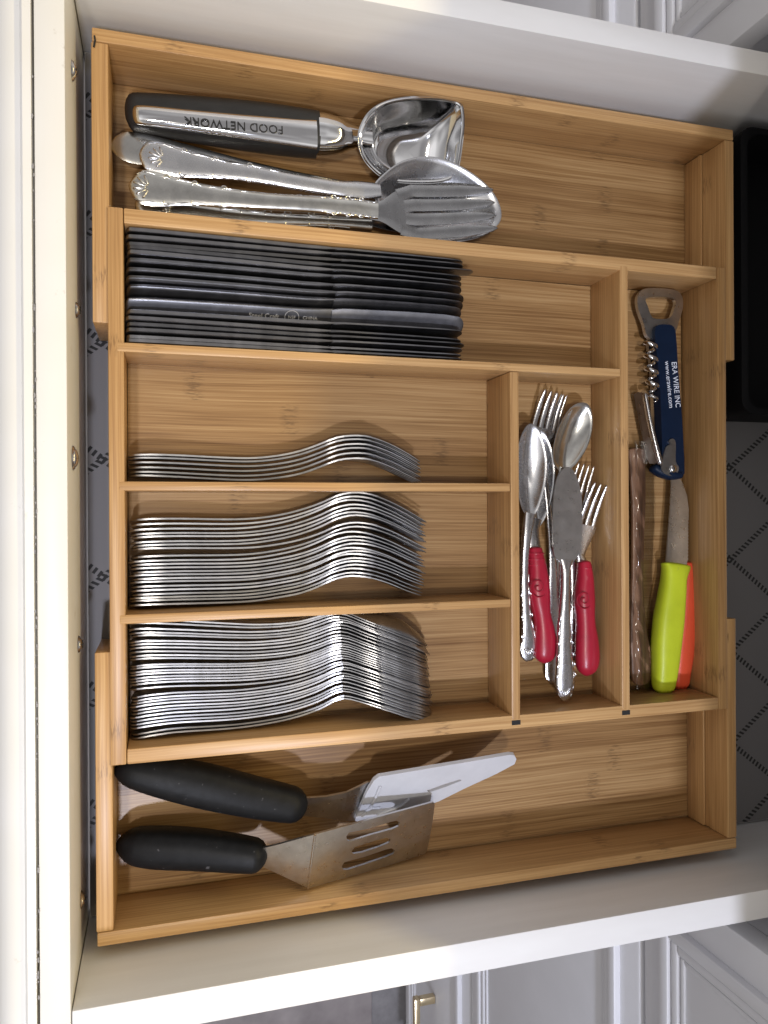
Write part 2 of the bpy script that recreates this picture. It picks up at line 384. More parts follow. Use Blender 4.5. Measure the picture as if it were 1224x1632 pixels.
# ------------------------------------------------------------------ kitchen beyond the drawer
FZ = -0.815
fl = mk('kitchen_floor', box(-.9, .52, -1.9, 1.6, FZ-.05, FZ-.003, 0), 'grout'); fl['kind'] = 'structure'
tbm = box(-.149, .149, -.298, .298, FZ-.01, FZ, .002); t0 = mk('tile', tbm, 'tile', fl, 30); first = True
for i in range(4):
    for j in range(6):
        o = t0 if first else t0.copy()
        if not first: COL.objects.link(o)
        first = False; o.parent = fl; o.location = (.245-i*.302, -1.62+j*.602+(.301 if i % 2 else 0), 0)
CX = 0.452                                   # face of the base cabinets
kw = mk('plinth', box(CX+.03, CX+.06, -1.9, 1.6, FZ+.0005, FZ+.06, .001), 'cabinet_paint'); tag(kw, 'recessed white plinth under the base cabinet fronts', 'plinth')
carc = mk('cabinet_carcass', box(CX+.022, CX+.60, -1.9, -.335, FZ+.06, .245, .001), 'cabinet_paint'); tag(carc, 'white cabinet carcass behind the fronts beyond the handle side of the drawer', 'cabinet')
carc2 = mk('cabinet_carcass', box(CX+.022, CX+.60, .340, 1.6, FZ+.06, .245, .001), 'cabinet_paint'); tag(carc2, 'white cabinet carcass behind the fronts beside the ice cream scoop side', 'cabinet')
def front(name, y0, y1, z0, z1, label, handle=None):
    t = thing(name, label, 'cupboard', (CX, (y0+y1)/2, z0))
    bm = box(CX, CX+.020, y0, y1, z0, z1, .003); mk('board', bm, 'cabinet_paint', t)
    bm = bmesh.new()                          # raised moulding frame: three steps
    for off, w, h in ((.030, .012, .007), (.0435, .008, .0045), (.053, .005, .0025)):
        a, b, c, d = y0+off, y1-off, z0+off, z1-off
        for q in ((a, b, d-w, d), (a, b, c, c+w)): box(CX-h, CX+.001, q[0], q[1], q[2], q[3], .0018, bm)
        for q in ((a, a+w, c+w+.0004, d-w-.0004), (b-w, b, c+w+.0004, d-w-.0004)): box(CX-h, CX+.001, q[0], q[1], q[2], q[3], .0018, bm)
    mk('moulding', bm, 'cabinet_paint', t)
    if handle:
        hy0, hy1, hz = handle; h = mk('handle', box(CX-.036, CX-.026, hy0, hy1, hz-.006, hz+.006, .0022), 'nickel', t)
        for hy in (hy0+.007, hy1-.007): mk('post', box(CX-.0262, CX-.0008, hy-.006, hy+.006, hz-.0055, hz+.0055, .0015), 'nickel', h)
    return t
front('cupboard', -1.05, -.328, -.4975, -.104, 'wide white lower drawer front with stepped moulding below the spatula side')
front('cupboard', -1.05, -.328, -.802, -.503, 'lowest white drawer front carrying a brushed nickel bar handle', (-.955, -.782, -.648))
front('cupboard', -.90, -.333, -.097, .235, 'upper white front with mitred moulding right beside the spatula side of the drawer')
front('cupboard', .334, 1.06, -.4975, -.104, 'wide white lower front with moulding beyond the ice cream scoop side')
front('cupboard', .334, .92, -.097, .235, 'upper white front with moulding at the corner past the empty end of the scoop slot')
front('cupboard', -.329, .330, .075, .238, 'closed white drawer front above the open drawer')
ct = mk('countertop', box(.385, 1.05, -1.9, 1.6, .254, .294, .003), 'countertop'); tag(ct, 'speckled countertop slab overhanging the open drawer', 'countertop')

# ------------------------------------------------------------------ the drawer
DZ, DT = -.0545, .0455           # drawer bottom, top of its walls
YB, YT, XF, XB = -.2885, .2955, -.0092, .70
dr = thing('drawer', 'open white painted wooden kitchen drawer holding the bamboo tray', 'drawer', (0, 0, DZ))
mk('bottom_panel', box(XF+.001, XB, YB+.001, YT-.001, DZ-.009, DZ, 0), 'drawer_laminate', dr)
mk('side_panel', box(XF, XB, YT, YT+.0170, DZ-.02, DT, .0009), 'drawer_laminate', dr)
mk('side_panel', box(XF, XB, YB-.0205, YB, DZ-.02, DT, .0009), 'drawer_laminate', dr)
fb = mk('front_board', box(-.0255, XF-.0004, YB-.0205, YT+.0170, DZ-.02, DT, .0012), 'drawer_paint', dr)
# overlay face: flat top strip, then a moulded edge that falls away in steps
prof = [(-.0268, DT+.0006), (-.0312, DT+.0006), (-.0322, DT-.0004), (-.0328, DT-.0030)]+[(-.0328-.0165*math.sin(R(q)), DT-.0030-.016*(1-math.cos(R(q)))) for q in range(9, 91, 9)]+[(-.0500, DT-.0195), (-.0510, DT-.0215), (-.0510, -.13), (-.0268, -.13)]
bm = bmesh.new(); y0, y1 = -.350, .356
va = [bm.verts.new((x, y0, z)) for x, z in prof]; vb = [bm.verts.new((x, y1, z)) for x, z in prof]
for i in range(len(prof)):
    j = (i+1) % len(prof); bm.faces.new((va[i], va[j], vb[j], vb[i]))
bm.faces.new(va); bm.faces.new(vb[::-1]); mk('face_panel', bm, 'drawer_paint', dr, 20)
# crumbs and paint chips along the joint
for k in range(70):
    y = random.uniform(-.28, .30); r = random.uniform(.0003, .0009); bm = bmesh.new()
    if k == 0: chips = bmesh.new()
    bmesh.ops.create_icosphere(chips, subdivisions=1, radius=r, matrix=Matrix.Translation((-.0260+random.gauss(0, .0004), y, DT+.0002)) @ Matrix.Diagonal((.7, random.uniform(1, 2.4), .5, 1)))
    bm.free()
ch = mk('paint_chips', chips, 'gap_dark', dr); ch['kind'] = 'stuff'
ch.data.materials.clear(); ch.data.materials.append(MATS['grout'])
for px, py, zz, sz in ((131, 115, .012, 1.0), (133, 495, -.002, .85), (125, 730, .020, 1.25), (137, 1026, -.004, .9), (143, 1432, -.010, .9)):
    y = float(at(px, py, zz)[1]); bm = bmesh.new()
    bmesh.ops.create_cone(bm, cap_ends=True, segments=28, radius1=.0058*sz, radius2=.0050*sz, depth=.0009, matrix=Matrix.Translation((XF+.0003, y, zz)) @ Matrix.Rotation(R(90), 4, 'Y'))
    bmesh.ops.create_uvsphere(bm, u_segments=24, v_segments=12, radius=.0044*sz, matrix=Matrix.Translation((XF+.0004, y, zz)) @ Matrix.Diagonal((.45, 1, 1, 1)))
    s_ = mk('screw', bm, 'steel', dr)
    b2 = box(XF+.0018, XF+.0024, y-.0026*sz, y+.0026*sz, zz-.0004, zz+.0004, 0); box(XF+.0018, XF+.0024, y-.0004, y+.0004, zz-.0026*sz, zz+.0026*sz, 0, b2); mk('slot', b2, 'gap_dark', s_)
ln = mk('shelf_liner', box(XF+.0015, XB-.01, YB+.002, YT-.002, DZ+.0002, DZ+.0014, 0), 'liner'); tag(ln, 'grey woven shelf liner printed with dashed diamonds under the tray', 'liner')
bn = bmesh.new(); rect = []
for cx_, cy_, a0 in ((.700, .275, 0), (.494, .275, 90), (.494, .072, 180), (.700, .072, 270)):
    for q in range(7):
        a = R(a0+q*15); rect.append((cx_+.012*math.cos(a), cy_+.012*math.sin(a)))
bx0 = [bn.verts.new((x, y, DZ+.002)) for x, y in rect]; bx1 = [bn.verts.new((x+(-.003 if x < .6 else 0), y, -.004)) for x, y in rect]
bx2 = [bn.verts.new((.6+(x-.6)*.97, .173+(y-.173)*.96, -.004)) for x, y in rect]; bx3 = [bn.verts.new((.6+(x-.6)*.95, .173+(y-.173)*.94, -.046)) for x, y in rect]
for A, B in ((bx0, bx1), (bx1, bx2), (bx2, bx3)):
    for i in range(len(rect)): j = (i+1) % len(rect); bn.faces.new((A[i], A[j], B[j], B[i]))
bn.faces.new(bx0[::-1]); bn.faces.new(bx3); tag(mk('storage_bin', bn, 'black_bin'), 'black plastic storage bin in shadow behind the tray', 'bin')

# ------------------------------------------------------------------ the bamboo tray
WF, CF = -.046, -.040             # floor tops of the wings and of the centre
tr = thing('cutlery_tray', 'expandable bamboo cutlery tray with sliding side wings filling the drawer', 'cutlery tray', (0, 0, DZ+.0016))
B0 = DZ+.0018
def wall_x(x0, x1, y0, y1, z0, z1, par, name='wall'): return mk(name, box(x0, x1, y0, y1, z0, z1, .0009), 'bamboo_along', par)
def wall_y(x0, x1, y0, y1, z0, z1, par, name='wall'): return mk(name, box(x0, x1, y0, y1, z0, z1, .0009), 'bamboo_across', par)
for sgn in (1, -1):
    yo = .280; yi = .2715; e0 = .1005
    ys = lambda a, b: (min(sgn*a, sgn*b), max(sgn*a, sgn*b))
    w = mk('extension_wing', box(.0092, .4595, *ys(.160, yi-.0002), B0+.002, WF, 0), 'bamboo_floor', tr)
    wall_x(.0005, .4688, *ys(yi, yo), B0, 0, w)
    wall_y(.0000, .0100, *ys(e0, yi-.0002), B0, -.0002, w)
    wall_y(.4608, .4692, *ys(e0, yi-.0002), B0, -.0002, w)
    # inner slide rails of the end walls
    wall_y(.4588, .4606, *ys(.1735, yi-.0004), WF+.0002, -.0255, w, 'slide_rail')
# staple in the front corner of a wing
st_ = bmesh.new(); tube(st_, [at(150.5, 57, .0004), at(151.5, 64, .0007), at(149.5, 75, .0004)], .0006, 6); mk('staple', st_, 'gap_dark', tr.children[0])
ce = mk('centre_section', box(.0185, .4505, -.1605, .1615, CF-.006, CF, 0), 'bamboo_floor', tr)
B1 = WF+.0004
wall_x(.0184, .4515, .1620, .1715, B1, .0012, ce); wall_x(.0184, .4515, -.1700, -.1605, B1, .0012, ce)
wall_y(.0088, .0181, -.1700, .1715, B1, .0013, ce); wall_y(.4517, .4600, -.1700, .1715, B1, .0013, ce)
wall_x(.0140, .3660, .0832, .0890, CF+.0003, .0016, ce, 'divider')
wall_x(.0145, .2765, -.0020, .0038, CF+.0003, .0016, ce, 'divider')
wall_x(.0145, .2765, -.0838, -.0780, CF+.0003, .0016, ce, 'divider')
wall_y(.2768, .2836, -.1640, .0829, CF+.0003, .0014, ce, 'divider')
wall_y(.3662, .3730, -.1640, .1655, CF+.0003, .0014, ce, 'divider')
for x in (.2802, .3696): mk('slot', box(x-.0034, x+.0034, -.1675, -.1641, .0005, .00135, 0), 'gap_dark', ce)

# ------------------------------------------------------------------ knives on edge
KL = [(362,409,0,0),(375,416,0,0),(385.5,423,0,20),(393,437,4,0),(401.5,446,5,0),(416,455,14,0),(432,470,22,0),(447,481,26,0),(462,492,28,0),(484,508,54,0),(504,532,4,0),(515,547,3,0),(525,554,0,0),(535,562.5,0,0),(546,572,0,0),(553,579,0,0)]
KNAME = {2: 'dark steel table knife whose tip reaches furthest toward the empty end of its slot', 9: 'dark steel table knife rolled over to show the stamped words on its handle'}
KF = CF+.0198                       # the visible row lies on a lower row of the same knives
KZ = KF+.0006+.019
def squeeze(y, x, ys):               # keep the row between the two walls of its slot
    f0, f1, q = at(x, ys[0], KZ)[1], at(x, ys[-1], KZ)[1], at(x, y, KZ)[1]; hi, lo = min(f0, .1596), max(f1, .0912)
    return lo+(q-f1)*(hi-lo)/(f0-f1)
for i, (yl, yr, roll, ext) in enumerate(KL):
    if i != 9: roll += random.uniform(-2, 5)
    hh = .0095; rr = R(roll); zc = KF+.0006+hh*math.cos(rr)+.0022*math.sin(rr)
    topz = zc+hh*math.cos(rr)
    A = at(199+random.uniform(-1.5, 1.5), yl, topz); Bp = at(744+ext+random.uniform(-3, 3), yr, topz)
    A[1] = squeeze(yl, 199, [k_[0] for k_ in KL]); Bp[1] = squeeze(yr, 744, [k_[1] for k_ in KL])
    off = np.array([0, hh*math.sin(rr)*-.55, 0]); A = A+off; Bp = Bp+off; A[2] = Bp[2] = zc
    k = thing('table_knife', KNAME.get(i, 'dark steel table knife on edge, %s from the scoop side of the knife slot' % ORD[i]), 'knife', (A[0], A[1], CF), 'table knives standing on edge')
    if i != 9: A[2] += random.uniform(-.0012, .0004); Bp[2] += random.uniform(-.0020, .0)
    P = lambda s: A+(Bp-A)*s
    jt = .585+random.uniform(-.008, .008); bm = bmesh.new()
    ss = np.linspace(0, jt, 14); a = np.interp(ss, [0, .1, .4, jt-.03, jt], [.0016, .0016, .0016, .0015, .0007]); b = np.interp(ss, [0, .06, .3, .5, jt], [.0088, .0095, .0090, .0080, .0085])
    sweep(bm, [P(s) for s in ss], a, b, 6.5, 16, r0=.003, roll=rr); mk('handle', bm, 'knife_steel', k)
    bm = bmesh.new(); ss = np.linspace(jt-.004, 1, 14)
    a = np.interp(ss, [jt-.004, jt+.02, .9, 1], [.0014, .0011, .0007, .0005]); b = np.interp(ss, [jt, jt+.03, .8, .93, 1], [.0080, .0092, .0094, .0088, .0066])
    bl = np.array([P(s) for s in ss]); bl[:, 2] += np.interp(ss, [.9, 1], [0, .0015])
    sweep(bm, bl, a, b, 5, 12, r1=.005, roll=rr); mk('blade', bm, 'knife_steel', k)
    if i == 9:
        T = nrm(Bp-A); side = nrm(np.cross(T, (0, 0, 1))); nrm_face = side*math.cos(rr)+np.array([0, 0, 1])*math.sin(rr)
        upf = np.cross(nrm_face, T); upf = upf if upf[2] > 0 else -upf
        pos = lambda px: P((at(px, 500, zc)[0]-A[0])/(Bp[0]-A[0]))+nrm_face*.00185+upf*.0018
        lettering('Steel Craft', .0046, pos(420), T, nrm_face, 'engraving', k, .00008)
        lettering('NSF', .0030, pos(464), T, nrm_face, 'engraving', k, .00008)
        lettering('CHINA', .0032, pos(493), T, nrm_face, 'engraving', k, .00008)
        ring = bmesh.new(); u_ = np.cross(nrm_face, T)
        pp = [pos(464)+(T*math.cos(q)+u_*math.sin(q))*.0047 for q in np.linspace(0, 2*math.pi, 25)]
        tube(ring, pp, .00022, 5); mk('stamp_ring', ring, 'engraving', k)

src = [o for o in COL.objects if o.name.startswith('table_knife')][0]
for i in range(13):                  # the lower row, all but hidden
    r_ = src.copy(); COL.objects.link(r_); r_.location = (.021+random.uniform(0, .002), .1575-i*.0052, CF); r_['label'] = 'dark steel table knife all but hidden in the lower row beneath the others'; r_['group'] = 'table knives hidden in the lower row'
    for ch_ in src.children: c_ = ch_.copy(); COL.objects.link(c_); c_.parent = r_; c_.location = (0, 0, -.0198)
# ------------------------------------------------------------------ forks and spoons stacked on edge
FW = [(0, .0062), (.03, .0090), (.09, .0098), (.2, .0084), (.42, .0046), (.58, .0033), (.66, .0040), (.72, .0085), (.77, .0118), (.85, .0124), (1, .0112)]
SW = [(0, .0060), (.03, .0088), (.09, .0096), (.2, .0084), (.42, .0046), (.56, .0032), (.64, .0034), (.68, .0060), (.73, .0118), (.80, .0162), (.86, .0172), (.92, .0150), (.97, .0095), (1, .0022)]
def stack_piece(name, label, cat, group, pxs, wt, spoon, th, mat='flatware'):
    wmax = max(w for _, w in wt); zc = CF+.0004+wmax
    ws = [p[0] for p in wt]; wv = [p[1] for p in wt]
    x0, x1 = pxs[0][0], pxs[-1][0]
    pts = []
    for x, y in pxs:
        s = (x-x0)/(x1-x0); w = np.interp(s, ws, wv); q = at(x, y, zc+w*.96); pts.append((q[0], q[1], zc))
    C = cr(pts, 46); d = np.r_[0, np.cumsum(np.linalg.norm(np.diff(C, axis=0), axis=1))]; s = d/d[-1]
    t = thing(name, label, cat, (C[0][0], C[0][1], CF), group)
    w = np.interp(s, ws, wv); h1 = .655 if spoon else .70
    m_ = s <= h1+.012; bm = bmesh.new()
    sweep(bm, C[m_], np.interp(s[m_], [0, .3, .6, .7], [th, th*1.0, th*1.1, th]), w[m_], 9, 12, r0=.004); mk('handle', bm, mat, t, 50)
    i0 = int(np.argmax(s >= h1)); bm = bmesh.new()
    if not spoon:
        jt = .80; m_ = (s >= h1-.01) & (s <= jt+.012); sweep(bm, C[m_], th*.95, w[m_], 9, 12)
        mt = s >= jt-.02; Ct = C[mt]; wt_ = w[mt]; st = s[mt]
        for k in range(4):
            o = (-.75+.5*k); pp = Ct.copy(); pp[:, 2] += o*wt_*1.0
            sweep(bm, pp, np.interp(st, [jt, 1], [th*.95, th*.6]), np.interp(st, [jt, .97, 1], [.0022, .0013, .0008]), 2.6, 8, r1=.002)
        mk('tines', bm, mat, t, 50)
    else:
        m_ = s >= h1-.008; Cb = C[m_]; wb = w[m_]; sb = s[m_]
        Tn = np.gradient(Cb, axis=0); Nn = np.stack([-Tn[:, 1], Tn[:, 0], 0*Tn[:, 0]], 1); Nn /= np.linalg.norm(Nn, axis=1, keepdims=True)
        dep = .0085*np.clip(np.interp(sb, [h1, .70, .80, .88, .96, 1], [0, .10, .75, 1, .5, 0]), 0, 1)
        qs = np.linspace(-1, 1, 11); vv = [[], []]
        for side in (0, 1):
            for i in range(len(Cb)):
                row = []
                for q in qs:
                    p_ = Cb[i]+Nn[i]*(dep[i]*(1-abs(q)**2.2)+(th*.85 if side else -th*.85)*(1-.45*abs(q)**4)); p_ = p_.copy(); p_[2] += q*wb[i]; row.append(bm.verts.new(p_))
                vv[side].append(row)
        nI, nQ = len(Cb), len(qs)
        for side in (0, 1):
            for i in range(nI-1):
                for j in range(nQ-1): bm.faces.new((vv[side][i][j], vv[side][i+1][j], vv[side][i+1][j+1], vv[side][i][j+1]))
        for i in range(nI-1):
            for j in (0, nQ-1): bm.faces.new((vv[0][i][j], vv[0][i+1][j], vv[1][i+1][j], vv[1][i][j]))
        for j in range(nQ-1):
            for i in (0, nI-1): bm.faces.new((vv[0][i][j], vv[0][i][j+1], vv[1][i][j+1], vv[1][i][j]))
        mk('bowl', bm, mat, t, 50)
    return t
def lerp_prof(top, bot, f):
    return [(a[0]+(b_[0]-a[0])*f, a[1]+(b_[1]-a[1])*f) for a, b_ in zip(top, bot)]
def spread(groups):                   # sizes of the touching bundles and the gaps between -> fractions 0..1
    pos, y = [], 0
    for k, (c_, gap) in enumerate(groups):
        for j in range(c_): pos.append(y); y += random.choice((.82, .9, 1.0, 1.0, 1.15, 1.3))
        y += gap
    p_ = np.array(pos, float); return p_/p_[-1]
def stack(name, cat, group, lab, top, bot, gh, gt, wt, spoon, th, shuffle):
    fh, ft = spread(gh), spread(gt); N = len(fh)
    for i in range(N):
        jx = random.gauss(0, shuffle*.75); jh = random.uniform(-.9, .9)
        pr_ = []
        for k, (a, b_) in enumerate(zip(top, bot)):
            s = k/(len(top)-1); f = fh[i]*(1-min(1, s*1.5))+ft[i]*min(1, s*1.5)
            x = a[0]+(b_[0]-a[0])*f+jx*(1 if s < .5 else 1.2); y = a[1]+(b_[1]-a[1])*f+jh*(1-s)*.9
            pr_.append((x, y))
        stack_piece(name, lab % ORD[i], cat, group, pr_, wt, spoon, th)
TOP1 = [(204,728),(220,725),(274,725.5),(369,730),(409,730),(449,725.5),(480,718.5),(509,708.5),(537,697.5),(561,694),(589,696),(621,707),(650,722),(672,736)]
BOT1 = [(205,759),(220,757),(274,759),(369,764),(409,764),(449,760),(480,754),(509,744),(537,733.5),(561,730),(589,732),(621,743),(650,757),(673,768)]
stack('dinner_fork', 'fork', 'six forks on edge in the uppermost narrow slot', 'steel fork on edge, %s from the knife side in the nearly empty slot of six', TOP1, BOT1, [(3, .7), (3, 0)], [(2, .2), (2, .3), (2, 0)], FW, False, .00074, 1.2)
TOP2 = [(207,832),(221,828.5),(274,827),(369,828),(409,826),(449,820),(480,812),(509,802),(537,790),(561,785),(589,788),(621,800),(650,815),(680,833)]
BOT2 = [(207,966),(221,964),(274,962),(369,959.5),(409,957),(449,951),(480,945),(509,935),(537,923),(561,918),(589,920),(621,929),(650,941),(676,950)]
stack('dinner_fork', 'fork', 'forks packed on edge in the middle slot', 'steel fork packed on edge in the middle slot, %s from its upper side', TOP2, BOT2, [(2, .5), (6, 1.2), (1, .3), (7, .2), (6, 0)], [(3, .4), (4, 1.0), (2, .2), (7, .1), (6, 0)], FW, False, .00074, 2.6)
TOP3 = [(204,990),(221,987),(274,989),(369,994),(409,995.5),(449,994),(480,990),(509,982),(533,976.5),(553,978),(583,990),(627,1006),(656,1018),(679,1029)]
BOT3 = [(209,1179),(226,1175),(274,1167),(369,1160),(409,1155),(449,1148),(480,1140),(509,1130),(533,1119),(550,1115),(583,1122),(620,1133),(656,1144),(691,1153)]
stack('teaspoon', 'spoon', 'spoons packed on edge in the lowest narrow slot', 'steel spoon packed on edge in the fullest slot, %s from its upper side', TOP3, BOT3, [(2, .8), (3, .5), (6, 1.2), (8, 1.6), (5, .3), (5, .6), (2, 0)], [(8, .1), (10, .1), (8, .5), (3, .8), (2, 0)], SW, True, .00068, 1.6)

# ------------------------------------------------------------------ flat flatware helpers
def ornament(par, keys, mat, tip=True, both=True, beads=3, hscale=.9):
    """raised scroll border on a handle: keys like sweep_px, from the end of the handle inwards"""
    k = np.array([(*at(x, y, z), w*mpp(x, y, z), t/1000) for x, y, z, w, t in keys]); c = cr(k, 60); T = np.gradient(c[:, :3], axis=0); bm = bmesh.new()
    def fr(i): t = nrm(T[i]); s = nrm(np.cross(t, (0, 0, 1))); return t, s, np.cross(s, t)
    for sg in ((1, -1) if both else (1,)):
        path = []
        for i in range(3, 54):
            t, s, u = fr(i); e = .80+.05*math.sin(i*.35+sg)
            path.append(c[i, :3]+s*sg*c[i, 3]*e+u*c[i, 4]*(.55+.1*math.sin(i*.9)))
        tube(bm, path, .00055*hscale, 6)
        for j in range(beads):
            i = int(16+j*38/beads); t, s, u = fr(i); cc = c[i, :3]+s*sg*c[i, 3]*.78+u*c[i, 4]*.75
            sp_ = [cc+(t*math.cos(q)+s*sg*math.sin(q))*(.0023-.0004*q/2)*hscale*min(1.0, c[i, 3]/.006+.3) for q in np.linspace(0, 4.2, 10)]
            tube(bm, sp_, .00042*hscale, 5, r0=.0008, r1=.0008)
    if tip:
        t, s, u = fr(6); base = c[9, :3]+u*c[9, 4]*.8
        for q in (-1.1, -.6, -.2, .2, .6, 1.1):
            d = -t*math.cos(q)+s*math.sin(q); L = c[9, 3]*(.95-.2*abs(q))
            tube(bm, [base+d*L*.2, base+d*L*.6+u*.0008, base+d*L], .0008*hscale, 6, r0=.001, r1=.0012)
    return mk('ornament', bm, mat, par, 60)
def fork_head(bm, B, Tp, hw, nt_=4, th=.0009, arch=.004, root=.45, stem=.0035, tine=.62):
    B, Tp = np.array(B), np.array(Tp); ax = Tp-B; L = np.linalg.norm(ax); ss = np.linspace(0, 1, 26)
    t = nrm(ax); side = nrm(np.cross(t, (0, 0, 1)))
    C = B+ax*ss[:, None]; C[:, 2] -= arch*np.sin(np.pi*np.clip(ss, 0, 1))
    w = np.interp(ss, [0, .10, .22, .36, root+.02, 1], [stem, stem*1.3, hw*.72, hw*.97, hw, hw*.90])
    m_ = ss <= root+.03; sweep(bm, C[m_], w[m_], th, 3, 12)
    m_ = ss >= root-.04; pitch = 2*hw/nt_
    for k in range(nt_):
        o = -1+(2*k+1)/nt_; pp = C[m_]+side*(o*w[m_])[:, None]; s2 = ss[m_]
        sweep(bm, pp, np.interp(s2, [root, .75, .96, 1], [pitch*.5*tine*1.12, pitch*.5*tine, pitch*.5*tine*.55, .0005]), np.interp(s2, [root, 1], [th, th*.75]), 2.6, 10, r1=.0015)
    return bm
def px_loop(keys, n=5): return smooth_loop([at(x, y, z) for x, y, z in keys], n)

# ------------------------------------------------------------------ scoop wing: ice-cream scoop
sc = thing('ice_cream_scoop', 'chrome ice cream scoop with black handle and chrome inlay lettered FOOD NETWORK', 'ice cream scoop', at(460, 210, WF))
bm = bmesh.new(); HK = [(199,180,-.026,26,8.5),(222,181,-.025,27.5,10),(300,190,-.024,31,12),(400,202,-.023,34,13),(470,211,-.022,33.5,13),(505,215,-.022,32,12.5)]
sweep_px(bm, HK, 3.4, 20, 30, r0=.006); hd = mk('handle', bm, 'dark_grey_plastic', sc, 50)
bm = bmesh.new(); IK = [(211,184,-.0175,13,2.0),(222,183,-.0163,15.5,3.0),(300,191.5,-.0145,17,3.7),(400,203,-.0125,19.5,3.9),(470,210.5,-.0118,22,3.9),(504,214,-.0119,23.5,3.9)]
sweep_px(bm, IK, 2.3, 24, 34, r0=.0025); inl = mk('inlay', bm, 'chrome', hd, 50)
bm = bmesh.new(); sweep_px(bm, [(503.5,214.5,-.0215,32,12.6),(520,216,-.0215,31,12.2),(540,217.5,-.0212,27,10.6),(555,218,-.021,21,8),(572,219,-.0205,16,5.5),(592,220,-.020,15,4.0)], 2.4, 22, 22); mk('collar', bm, 'chrome', sc, 50)
T = nrm(at(450, 206, 0)-at(300, 190, 0))
pos = at(374, 199.5, -.0086); lettering('FOOD NETWORK', .0078, pos, -T, (-.02, 0, 1), 'dark_grey_plastic', inl, .0004, 1.0)
rim = [(574,222,-0.0127),(577,203,-0.0100),(590,181,-0.0069),(612,166,-0.0048),(645,158.5,-0.0037),(690,157,-0.0035),(718,161,-0.0041),(731,166,-0.0048),(736,176,-0.0062),(737,200,-0.0096),(734,228,-0.0136),(729,262,-0.0184),(722,279,-0.0209),(700,288,-0.0221),(655,289,-0.0223),(618,284,-0.0216),(592,265,-0.0189),(578,243,-0.0157)]
L3 = px_loop(rim, 4); bm = bmesh.new(); bowl(bm, L3, .0215, 3.2, .0018, 11); mk('bowl', bm, 'chrome', sc, 60)
bm = bmesh.new(); tube(bm, list(L3)+[L3[0], L3[1]], .0011, 7); mk('rim', bm, 'chrome', sc)

# serving pieces
def flat_spoon(name, label, cat, rimkeys, depth, hkeys, mat, shell=.0013, power=2.2, group=None, hn=2.3, r_end=.005, orn=None, seg=14):
    t = thing(name, label, cat, at(rimkeys[0][0], rimkeys[0][1], WF if rimkeys[0][1] < 420 else CF), group)
    bm = bmesh.new(); L_ = px_loop(rimkeys, 5); bowl(bm, L_, depth, power, shell, 10); mk('bowl', bm, mat, t, 60)
    bm = bmesh.new(); sweep_px(bm, hkeys, hn, seg, 40, r0=r_end); mk('handle', bm, mat, t, 60)
    if orn: ornament(t, orn, mat, hscale=.75 if rimkeys[0][1] > 420 else .9)
    return t
flat_spoon('plain_serving_spoon', 'tarnished serving spoon with a plain rounded handle end beneath the ornate one', 'spoon',
  [(598,306,-.025),(612,288,-.0235),(650,264,-.0225),(695,258,-.0225),(738,272,-.0225),(772,297,-.0225),(786,325,-.0225),(780,350,-.0225),(745,370,-.0225),(690,374,-.0225),(640,356,-.0235),(606,328,-.025)], .013,
  [(176,233,-.0285,20,1.0),(200,234,-.028,25,1.2),(240,240,-.0278,25,1.2),(320,254,-.030,18,1.3),(420,275,-.027,13,1.6),(520,293,-.024,10,2.0),(602,306,-.0245,9,1.8)], 'silver_plate', r_end=.012)
OK1 = [(222,246,-.0215,20,1.2),(245,250,-.021,26,1.4),(280,258,-.020,25,1.5),(340,268,-.019,17,1.6),(400,277,-.018,14,1.8),(470,290,-.0165,13,2.2),(540,301,-.0155,13,2.4),(575,304,-.016,15,2.2),(606,304,-.0165,11,1.8)]
flat_spoon('serving_spoon', 'large polished serving spoon with scrollwork handle under the serving fork', 'spoon',
  [(597,301,-.0175),(612,280,-.0155),(645,258,-.0145),(690,252.5,-.0145),(735,268,-.0145),(776,298,-.0145),(795,330,-.0145),(792,356,-.0145),(760,377,-.0145),(700,383,-.0145),(645,362,-.0155),(606,326,-.0175)], .015,
  OK1, 'steel', r_end=.007, orn=OK1[:6])
sf = thing('serving_fork', 'wide four tined serving fork with scrollwork handle lying in the big spoon bowl', 'fork', at(400, 320, WF))
OK2 = [(205,295,-.0155,15,1.4),(222,298,-.0150,27,1.7),(250,302,-.0145,28,1.8),(300,308,-.0140,20,1.8),(345,314,-.0135,17,1.9),(420,321,-.0120,14,2.3),(500,326,-.0110,13.5,2.6),(560,331,-.0105,15,2.5),(602,336,-.0105,14,2.0)]
bm = bmesh.new(); sweep_px(bm, OK2, 2.3, 14, 44, r0=.008); mk('handle', bm, 'silver_plate', sf, 60); ornament(sf, OK2[:6], 'silver_plate'); ornament(sf, OK2[::-1][:3], 'steel', False, beads=3)
bm = bmesh.new(); fork_head(bm, at(588, 337, -.0105), at(790, 333, -.0085), 46*mpp(690, 335, -.009), 4, .0010, .004, .26, .0055, .80); mk('head', bm, 'steel_dark', sf, 60)
s2 = thing('serving_spoon', 'second scrollwork serving piece half hidden against the centre wall of the tray', 'spoon', at(400, 352, WF))
OK3 = [(215,325,-.030,14,1.4),(240,330,-.029,20,1.6),(300,338,-.028,17,1.8),(360,345,-.027,14,1.9),(430,350,-.026,11,2.2),(520,354,-.025,9,2.6),(592,358,-.024,10,2.2)]
bm = bmesh.new(); sweep_px(bm, OK3, 2.4, 12, 36, r0=.006); mk('handle', bm, 'silver_plate', s2, 60); ornament(s2, OK3, 'silver_plate', beads=7, hscale=1.2)
bm = bmesh.new(); bowl(bm, px_loop([(590,355,-.0255),(615,340,-.025),(660,331,-.025),(700,334,-.025),(735,346,-.025),(748,360,-.025),(735,372,-.025),(690,376,-.025),(640,370,-.025),(605,363,-.0255)], 5), .010, 2.2, .0012, 8); mk('bowl', bm, 'steel', s2, 60)

